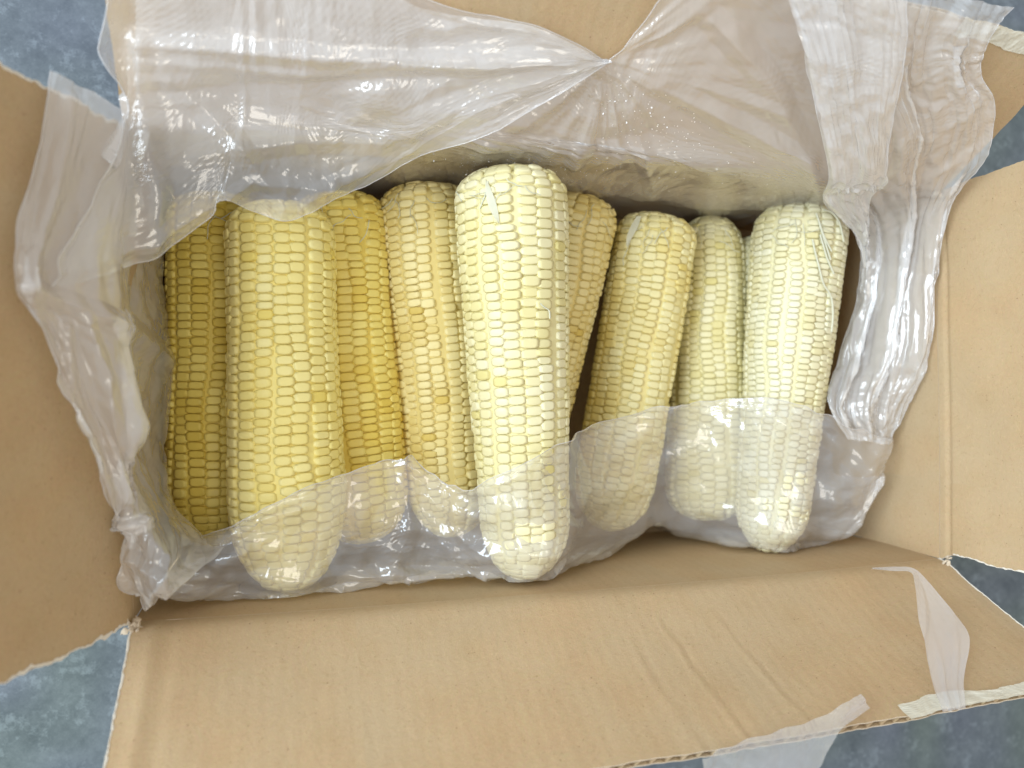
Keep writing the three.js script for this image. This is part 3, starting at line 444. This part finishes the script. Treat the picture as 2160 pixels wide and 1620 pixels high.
// back: wall and flap, with the hem drawn down to a pinch
{
  const us = [290, 420, 560, 700, 850, 1000, 1130, 1230, 1280, 1330, 1420, 1540, 1660, 1760];
  const hemV = [-60, -60, -60, -60, -20, 22, 46, 92, 121, 70, -50, -70, -70, -70], rows = [];
  const sOf = (u) => clamp((u - 262) / (1985 - 262), 0, 1);
  const wp = (t, off) => us.map((u) => { const s = sOf(u), p = wBack(s, t); p.z += off; return p; });
  const rimV = us.map((u) => proj(wBack(sOf(u), 1))[1]);
  rows.push(us.map((u, i) => onSurf(u, hemV[i], fBack, 0.004)));
  for (const f of [0.3, 0.6, 0.85]) rows.push(us.map((u, i) => onSurf(u, lerp(hemV[i], rimV[i], f), fBack, 0.003)));
  rows.push(us.map((u, i) => { const p = wBack(sOf(u), 1); p.z += 0.004; return p; }), wp(0.72, 0.004), wp(0.45, 0.003), wp(0.15, 0.003));
  film('back_panel', rows, { hems: ['top'], tin: [[0.4, 0.022, 2.2, 0.14, 1], [0.9, 0.007, 2, 0.25, 0.3]], folds: [[0.35, 0.5, 0.015, 0.06, 0.06, 0.22, 4], [1.6, 0.7, 0.01, 0.04, 0.05, 0.2, 4]], post: pinchFolds, creases: [[[[1285, 130], [1480, 222], [1700, 335]], 0.0035, 30], [[[1285, 128], [1430, 165], [1650, 235]], 0.002, 22], [[[1280, 130], [1245, 240], [1215, 350]], 0.002, 26], [[[1285, 130], [1335, 240], [1380, 400]], 0.0018, 24], [[[1290, 120], [1315, 70], [1350, 0], [1370, -40]], 0.003, 22], [[[1290, 122], [1400, 70], [1490, 0]], 0.0025, 24], [[[1275, 130], [1170, 205], [1020, 300]], 0.002, 26], [[[1500, 40], [1620, 160], [1700, 330], [1740, 430]], 0.003, 34], [[[1080, 358], [1400, 428], [1700, 440]], 0.002, 26], [[[1540, -30], [1560, 120], [1640, 300]], 0.002, 40], [[[290, 95], [640, 120], [1260, 128]], 0.002, 24]], nu: 260, nv: 180, seed: 5, coarse: (u, v) => [0.006, 0.005], fine: E(0.003, 0.003), pin: (u, v) => (v < 0.03 ? 0.2 : 0.03) , amp: 0.001, scale: 0.035, bend: 0.07 });
}
// back left corner: a lip of film bridging from the side flap to the back flap
{
  const f = (u, v, o) => onSurf(u, v, fBack, o), L = (u, v, o) => onSurf(u, v, fLeft, o), cols = [
    [L(55, 606, 0.010), L(80, 520, 0.012), L(130, 400, 0.013), L(183, 240, 0.016), at(213, 125, -0.035), at(228, -40, -0.045)],
    [at(190, 590, -0.022), at(205, 500, -0.026), at(235, 380, -0.022), at(268, 240, -0.018), f(280, 95, 0.008), f(290, -60, 0.006)],
    [at(330, 540, -0.006), at(345, 450, -0.012), at(370, 340, -0.014), at(395, 230, -0.014), f(410, 95, 0.009), f(420, -60, 0.006)],
    [at(440, 462, -0.004), at(455, 390, -0.008), at(470, 310, -0.010), at(490, 215, -0.014), f(500, 90, 0.009), f(510, -60, 0.006)],
    [at(472, 422, -0.008), at(492, 360, -0.008), at(510, 295, -0.010), at(530, 210, -0.014), f(540, 90, 0.009), f(550, -60, 0.006)],
    [at(540, 448, 0.004), at(550, 370, -0.002), at(560, 300, -0.008), at(575, 210, -0.014), f(585, 90, 0.009), f(590, -60, 0.006)],
    [at(612, 467, 0.008), at(618, 380, 0.002), at(625, 300, -0.006), at(632, 210, -0.014), f(640, 90, 0.009), f(645, -60, 0.006)],
    [at(690, 432, 0.012), at(692, 360, 0.004), at(695, 290, -0.004), at(700, 210, -0.014), f(704, 90, 0.008), f(706, -60, 0.006)],
    [at(770, 393, 0.012), at(775, 330, 0.002), at(780, 270, -0.007), f(785, 195, 0.010), f(790, 90, 0.008), f(790, -50, 0.006)],
    [at(880, 330, 0.004), at(882, 290, -0.004), f(885, 235, 0.010), f(885, 170, 0.009), f(885, 85, 0.007), f(880, 0, 0.006)],
    [f(1000, 262, 0.012), f(1000, 228, 0.011), f(1000, 190, 0.010), f(1000, 140, 0.009), f(1000, 80, 0.007), f(1000, 24, 0.005)],
    [f(1130, 198, 0.010), f(1130, 175, 0.009), f(1130, 150, 0.009), f(1130, 115, 0.008), f(1130, 80, 0.007), f(1130, 48, 0.005)],
    [f(1282, 116, 0.006), f(1281, 116.5, 0.006), f(1280, 117, 0.006), f(1279, 117.5, 0.006), f(1278, 118, 0.006), f(1277, 118.5, 0.006)],
  ];
  film('corner_fold', [0, 1, 2, 3, 4, 5].map((j) => cols.map((c) => c[j])), { hems: ['top', 'start'], tin: [[0.1, 0.022, 2.5, 0.16, 1], [0.8, 0.0075, 1.8, 0.38, 0.38]], folds: [[0.1, 0.35, 0.012, 0.05, 0.07, 0.3, 4], [1.2, 0.9, 0.008, 0.025, 0.10, 0.22, 5]], post: pinchFolds, creases: [[[[285, 88], [620, 112], [1000, 138], [1268, 123]], 0.0035, 26], [[[300, 125], [700, 152], [1268, 125]], 0.002, 22], [[[300, 195], [640, 176], [1000, 152], [1265, 124]], -0.002, 26], [[[1268, 125], [1010, 232], [830, 335], [650, 425]], 0.0025, 30], [[[1268, 120], [1110, 66], [950, 34]], 0.0018, 20], [[[285, 90], [302, 250], [330, 420], [320, 530]], 0.004, 40], [[[472, 430], [530, 385], [700, 402]], 0.002, 20], [[[55, 600], [190, 560], [330, 505], [440, 440]], 0.0025, 26], [[[300, 110], [480, 280], [600, 440]], 0.0025, 30], [[[420, 330], [620, 300], [860, 300]], 0.002, 30], [[[215, 130], [240, 300], [180, 560]], 0.002, 26]],  nu: 260, nv: 110, seed: 9, coarse: (u, v) => [0.006 + 0.01 * sstep(0.4, 1, u), 0.010], fine: E(0.003, 0.003), pin: (u, v) => v < 0.02 || u < 0.01 ? 0.25 : 0.02, amp: 0.0012, scale: 0.035, bend: 0.08 });
}
// side by the left flap: over the flap, over the rim, down the wall
{
  const rowsPx = [   // outer hem on the flap, ridge, rim, inner edge by the cobs
    [[88, 150], [150, 200], [245, 262], [300, 300, 0.02], [330, 350, 0.075]],
    [[48, 350], [110, 370], [215, 380], [295, 400, 0.03], [345, 420, 0.075]],
    [[12, 490], [70, 500], [190, 500], [290, 510, 0.03], [350, 515, 0.075]],
    [[18, 615], [60, 620], [180, 620], [285, 620, 0.02], [352, 620, 0.07]],
    [[68, 705], [110, 700], [195, 705], [275, 710, 0.012], [356, 712, 0.07]],
    [[112, 830], [150, 825], [212, 820], [275, 820, 0.012], [354, 820, 0.07]],
    [[165, 945], [195, 930], [235, 920], [275, 915, 0.015], [346, 915, 0.065]],
    [[200, 1035], [228, 1020], [262, 1005, -0.004], [300, 995, 0.02], [338, 985, 0.06]],
    [[258, 1105], [275, 1095, -0.012], [300, 1080, -0.004], [335, 1075, 0.02], [372, 1070, 0.05]],
    [[264, 1175, -0.008], [285, 1165, -0.012], [325, 1150, -0.010], [370, 1135, 0.01], [425, 1130, 0.03]],
    [[264, 1240, -0.004], [295, 1245, -0.012], [330, 1225, -0.012], [380, 1185, 0.0], [440, 1150, 0.022]],
    [[318, 1266, 0.0], [335, 1262, -0.006], [370, 1245, -0.008], [420, 1205, 0.004], [470, 1150, 0.016]]];
  const pt = ([u, v, d], k) => d === undefined ? onSurf(u, v, fLeft, [0.004, 0.009, 0.012][k]) : at(u, v, d);
  film('side_panel', rowsPx.map((r) => r.map(pt)), { dense: true, hems: ['start'], facet: 0.9, tin: [[1.8, 0.016, 2.4, 0.34, 1], [1.4, 0.0065, 2.4, 0.34, 0.5]], folds: [[1.9, 0.4, 0.012, 0.045, 0.09, 0.3, 5], [0.6, 0.9, 0.01, 0.03, 0.07, 0.25, 4]], creases: [[[[55, 690], [110, 800], [165, 905], [228, 1040], [268, 1105]], 0.004, 26], [[[145, 690], [150, 790], [168, 905]], 0.003, 20], [[[180, 680], [222, 800], [238, 890], [255, 1000], [292, 1105]], 0.004, 24], [[[55, 605], [250, 680], [342, 760]], 0.003, 30], [[[290, 1110], [332, 1180], [320, 1262]], 0.004, 22], [[[280, 1180], [345, 1242]], 0.003, 20], [[[90, 200], [60, 400], [40, 560]], 0.002, 26], [[[150, 210], [110, 400], [60, 600]], 0.003, 24], [[[330, 800], [300, 900], [330, 1010]], 0.002, 26]], nu: 110, nv: 240, seed: 14, coarse: (u, v) => [0.02, 0.012], fine: E(0.003, 0.003), pin: (u, v) => u < 0.02 || v > 0.98 ? 0.25 : 0.025, amp: 0.002, scale: 0.028, bend: 0.08 });
}
// side by the right flap: long pleats from the back flap down to the right wall
{
  const f = (u, v, o) => onSurf(u, v, fBack, o), left = [f(1630, -70, 0.012), f(1668, 60, 0.014), f(1700, 190, 0.015), f(1728, 330, 0.014), at(1740, 425, 0.010), at(1812, 505, 0.035), at(1812, 620, 0.045), at(1772, 750, 0.045), at(1748, 850, 0.035), at(1785, 925, 0.03)];
  const right = [f(2125, 0, 0.004), f(2068, 75, 0.006), f(2055, 130, 0.008), f(2080, 190, 0.010), f(2060, 290, 0.012), onSurf(2030, 430, fRight, 0.008), onSurf(2000, 580, fRight, 0.006), at(1962, 745, 0.008), at(1908, 862, 0.027), at(1874, 935, 0.036)];
  const rows = left.map((l, j) => { const r = right[j], row = []; for (let i = 0; i <= 16; i++) { const t = i / 16, p = l.clone().lerp(r, t), k = Math.min(1, j / 3 + 0.35) * (j > 7 ? 0.6 : 1); p.y += 0.005 * k * (Math.sin(t * 17 + 0.5 * Math.sin(j * 0.8)) * 0.6 + 0.8 * vnoise(t * 9, j * 0.18, 3)) * Math.sin(Math.min(1, t * 8) * Math.min(1, (1 - t) * 8) * 1.57); row.push(p); } return row; });
  film('pleated_panel', rows, { dense: true, hems: ['start', 'finish'], facet: 0.9, tin: [[1.57, 0.008, 5, 0.38, 1], [1.3, 0.004, 3, 0.36, 0.5]], folds: [[1.57, 0.16, 0.004, 0.014, 0.26, 0.5, 10], [0.5, 1.2, 0.005, 0.018, 0.16, 0.3, 6]], nu: 190, nv: 200, seed: 19, coarse: (u, v) => [0.05 * sstep(1, 0.85, u), 0.002], fine: (u, v) => [0.015, 0.003], pin: (u, v) => u < 0.015 || u > 0.985 ? 0.2 : 0.02, amp: 0.0012, scale: 0.035, bend: 0.06 });
}

// frost grains clinging to the inside of the film
{
  const r = rng(66), g = new THREE.IcosahedronGeometry(1, 0), spots = [];
  while (spots.length < 300) {
    const c = [[1300, 200, 70, 60], [1390, 260, 110, 70], [1480, 330, 110, 60], [1180, 320, 100, 35], [1020, 330, 110, 25], [1300, 300, 160, 60]][Math.floor(r() * 6)], gs = () => r() + r() + r() - 1.5, u = c[0] + gs() * c[2], v = c[1] + gs() * c[3];
    if (v > 430 || v < 130) continue;
    const rim = proj(wBack(clamp((u - 262) / 1723, 0, 1), 1))[1], p = v < rim - 6 ? onSurf(u, v, fBack, 0.0035 + r() * 0.003) : onSurf(u, v, wBack, 0.0045 + r() * 0.003), s = 0.00010 + 0.0007 * r() * r() * r() * r();
    spots.push(new THREE.Matrix4().compose(p, new THREE.Quaternion().setFromEuler(new THREE.Euler(r() * 6, r() * 6, r() * 6)), V3(s * (1 + r()), s * 0.7, s * (1 + r()))));
  }
  const m = new THREE.InstancedMesh(g, new THREE.MeshPhysicalMaterial({ name: 'frost', color: new THREE.Color(0.92, 0.93, 0.95), roughness: 0.7 }), spots.length); spots.forEach((x, i) => m.setMatrixAt(i, x)); m.name = 'frost'; m.userData.kind = 'stuff'; bag.add(m);
}

// a doubled fold of film hanging over the pleats
{
  const f = (u, v, o) => onSurf(u, v, fBack, o), left = [f(1625, -70, 0.019), f(1664, 60, 0.021), f(1698, 190, 0.023), f(1726, 330, 0.021), at(1742, 425, 0.000), at(1800, 490, 0.020), at(1822, 560, 0.030)];
  const right = [f(1888, -70, 0.016), f(1876, 60, 0.018), f(1850, 190, 0.021), f(1842, 320, 0.021), at(1836, 415, -0.006), at(1832, 490, 0.012), at(1826, 562, 0.028)];
  const rows = left.map((l, j) => [...Array(9).keys()].map((i) => { const t = i / 8, p = l.clone().lerp(right[j], t); p.y += 0.004 * vnoise(t * 5, j * 0.25, 8) * Math.sin(t * Math.PI); return p; }));
  film('gusset_fold', rows, { dense: true, hems: ['finish'], facet: 0.9, tin: [[1.57, 0.009, 3.5, 0.45, 1], [1.0, 0.005, 2, 0.45, 0.5]], folds: [[1.57, 0.15, 0.006, 0.02, 0.2, 0.5, 6], [0.6, 1.0, 0.005, 0.015, 0.14, 0.3, 5]], nu: 110, nv: 160, seed: 23, coarse: (u, v) => [0.04, 0.01], fine: E(0.008, 0.004), pin: (u, v) => u < 0.015 || u > 0.985 ? 0.2 : 0.03, amp: 0.0016, scale: 0.025, bend: 0.06 });
}

// ---------- tape ----------
function strip(name, label, category, left, right, n, curl, mat = tapeMat) {
  const S = surf([left, right]);
  const g = gridGeo(24, n, (a, b) => { const P = crv(left, b), Q = crv(right, b), p = P.clone().lerp(Q, a); p.y += curl(a, b); return p; }, (a, b) => [a * 0.02, b * 0.08]);
  const m = new THREE.Mesh(g, mat); m.name = numbered(name); m.userData = { label, category }; m.castShadow = m.receiveShadow = true; scene.add(m); return m;
}
{
  const f = (u, v, o) => onSurf(u, v, fFront, o);
  strip('tape_strip', 'long torn clear tape strip twisted on the front cardboard flap', 'tape',
    [f(1985, 1508, 0.0015), f(1962, 1455, 0.003), f(1938, 1390, 0.006), f(1918, 1330, 0.009), f(1907, 1270, 0.012), f(1902, 1243, 0.012), f(1870, 1228, 0.008), f(1834, 1212, 0.004)],
    [f(2035, 1499, 0.0015), f(2027, 1440, 0.004), f(2022, 1368, 0.009), f(1985, 1318, 0.010), f(1935, 1265, 0.013), f(1908, 1238, 0.013), f(1878, 1222, 0.009), f(1836, 1210, 0.004)], 60,
    (a, b) => 0.0011 * Math.max(0, tri(a * 2.6 + 0.1 + 0.2 * b)) * sstep(0.36, 0.2, b) + 0.004 * Math.abs(a - 0.35 - 0.9 * (b - 0.28)) * sstep(0.1, 0.3, b) * sstep(0.75, 0.45, b) + 0.0012 * Math.max(0, tri(a * 1.3 - b * 3)) * sstep(0.1, 0.25, b) * sstep(0.6, 0.4, b));
  // packing tape still stuck along the outer edges of the two long flaps
  const edgeTape = (fn, s0, s1, w, label, k) => { const N = 26, inn = [], out = []; for (let i = 0; i <= N; i++) { const s = lerp(s0, s1, i / N), e = 1e-3; const nn = fn(s + e, 0.9).sub(fn(s - e, 0.9)).cross(fn(s, 0.9 + e).sub(fn(s, 0.9 - e))).normalize(); if (nn.y < 0) nn.negate(); inn.push(fn(s, 1 - w * (0.8 + 0.4 * vnoise(s * 16, k))).addScaledVector(nn, 0.0007)); out.push(fn(s, 1.02 + 0.008 * vnoise(s * 18, k + 3)).addScaledVector(nn, 0.0006)); }
    strip('edge_tape', label, 'tape', inn, out, 120, (a, b) => 0.0007 * vnoise(a * 2, b * 22, k) + 0.0003 * vnoise(a * 5, b * 90, k), edgeTapeMat); };
  edgeTape(fFront, -0.04, 0.245, 0.07, 'cloudy cream packing tape stuck along the outer edge of the front flap', 4);
  edgeTape(fBack, 0.85, 1.02, 0.09, 'frayed cloudy packing tape along the outer edge of the back flap', 9);
  strip('tape_strip', 'wide clear tape corner peeling over the outer edge of the front flap', 'tape',
    [f(1480, 1606, 0.0015), f(1545, 1578, 0.002), f(1640, 1550, 0.0025), f(1720, 1530, 0.004), f(1775, 1508, 0.007), f(1806, 1493, 0.008)],
    [f(1470, 1690, 0.003), f(1560, 1700, 0.004), f(1650, 1700, 0.005), f(1722, 1640, 0.006), f(1762, 1575, 0.008), f(1828, 1520, 0.007)], 60, (a, b) => 0.0012 * Math.sin(b * 40 + a * 3) * (1 - b) + 0.001 * Math.sin(a * 6));
}
renderer.render(scene, camera);
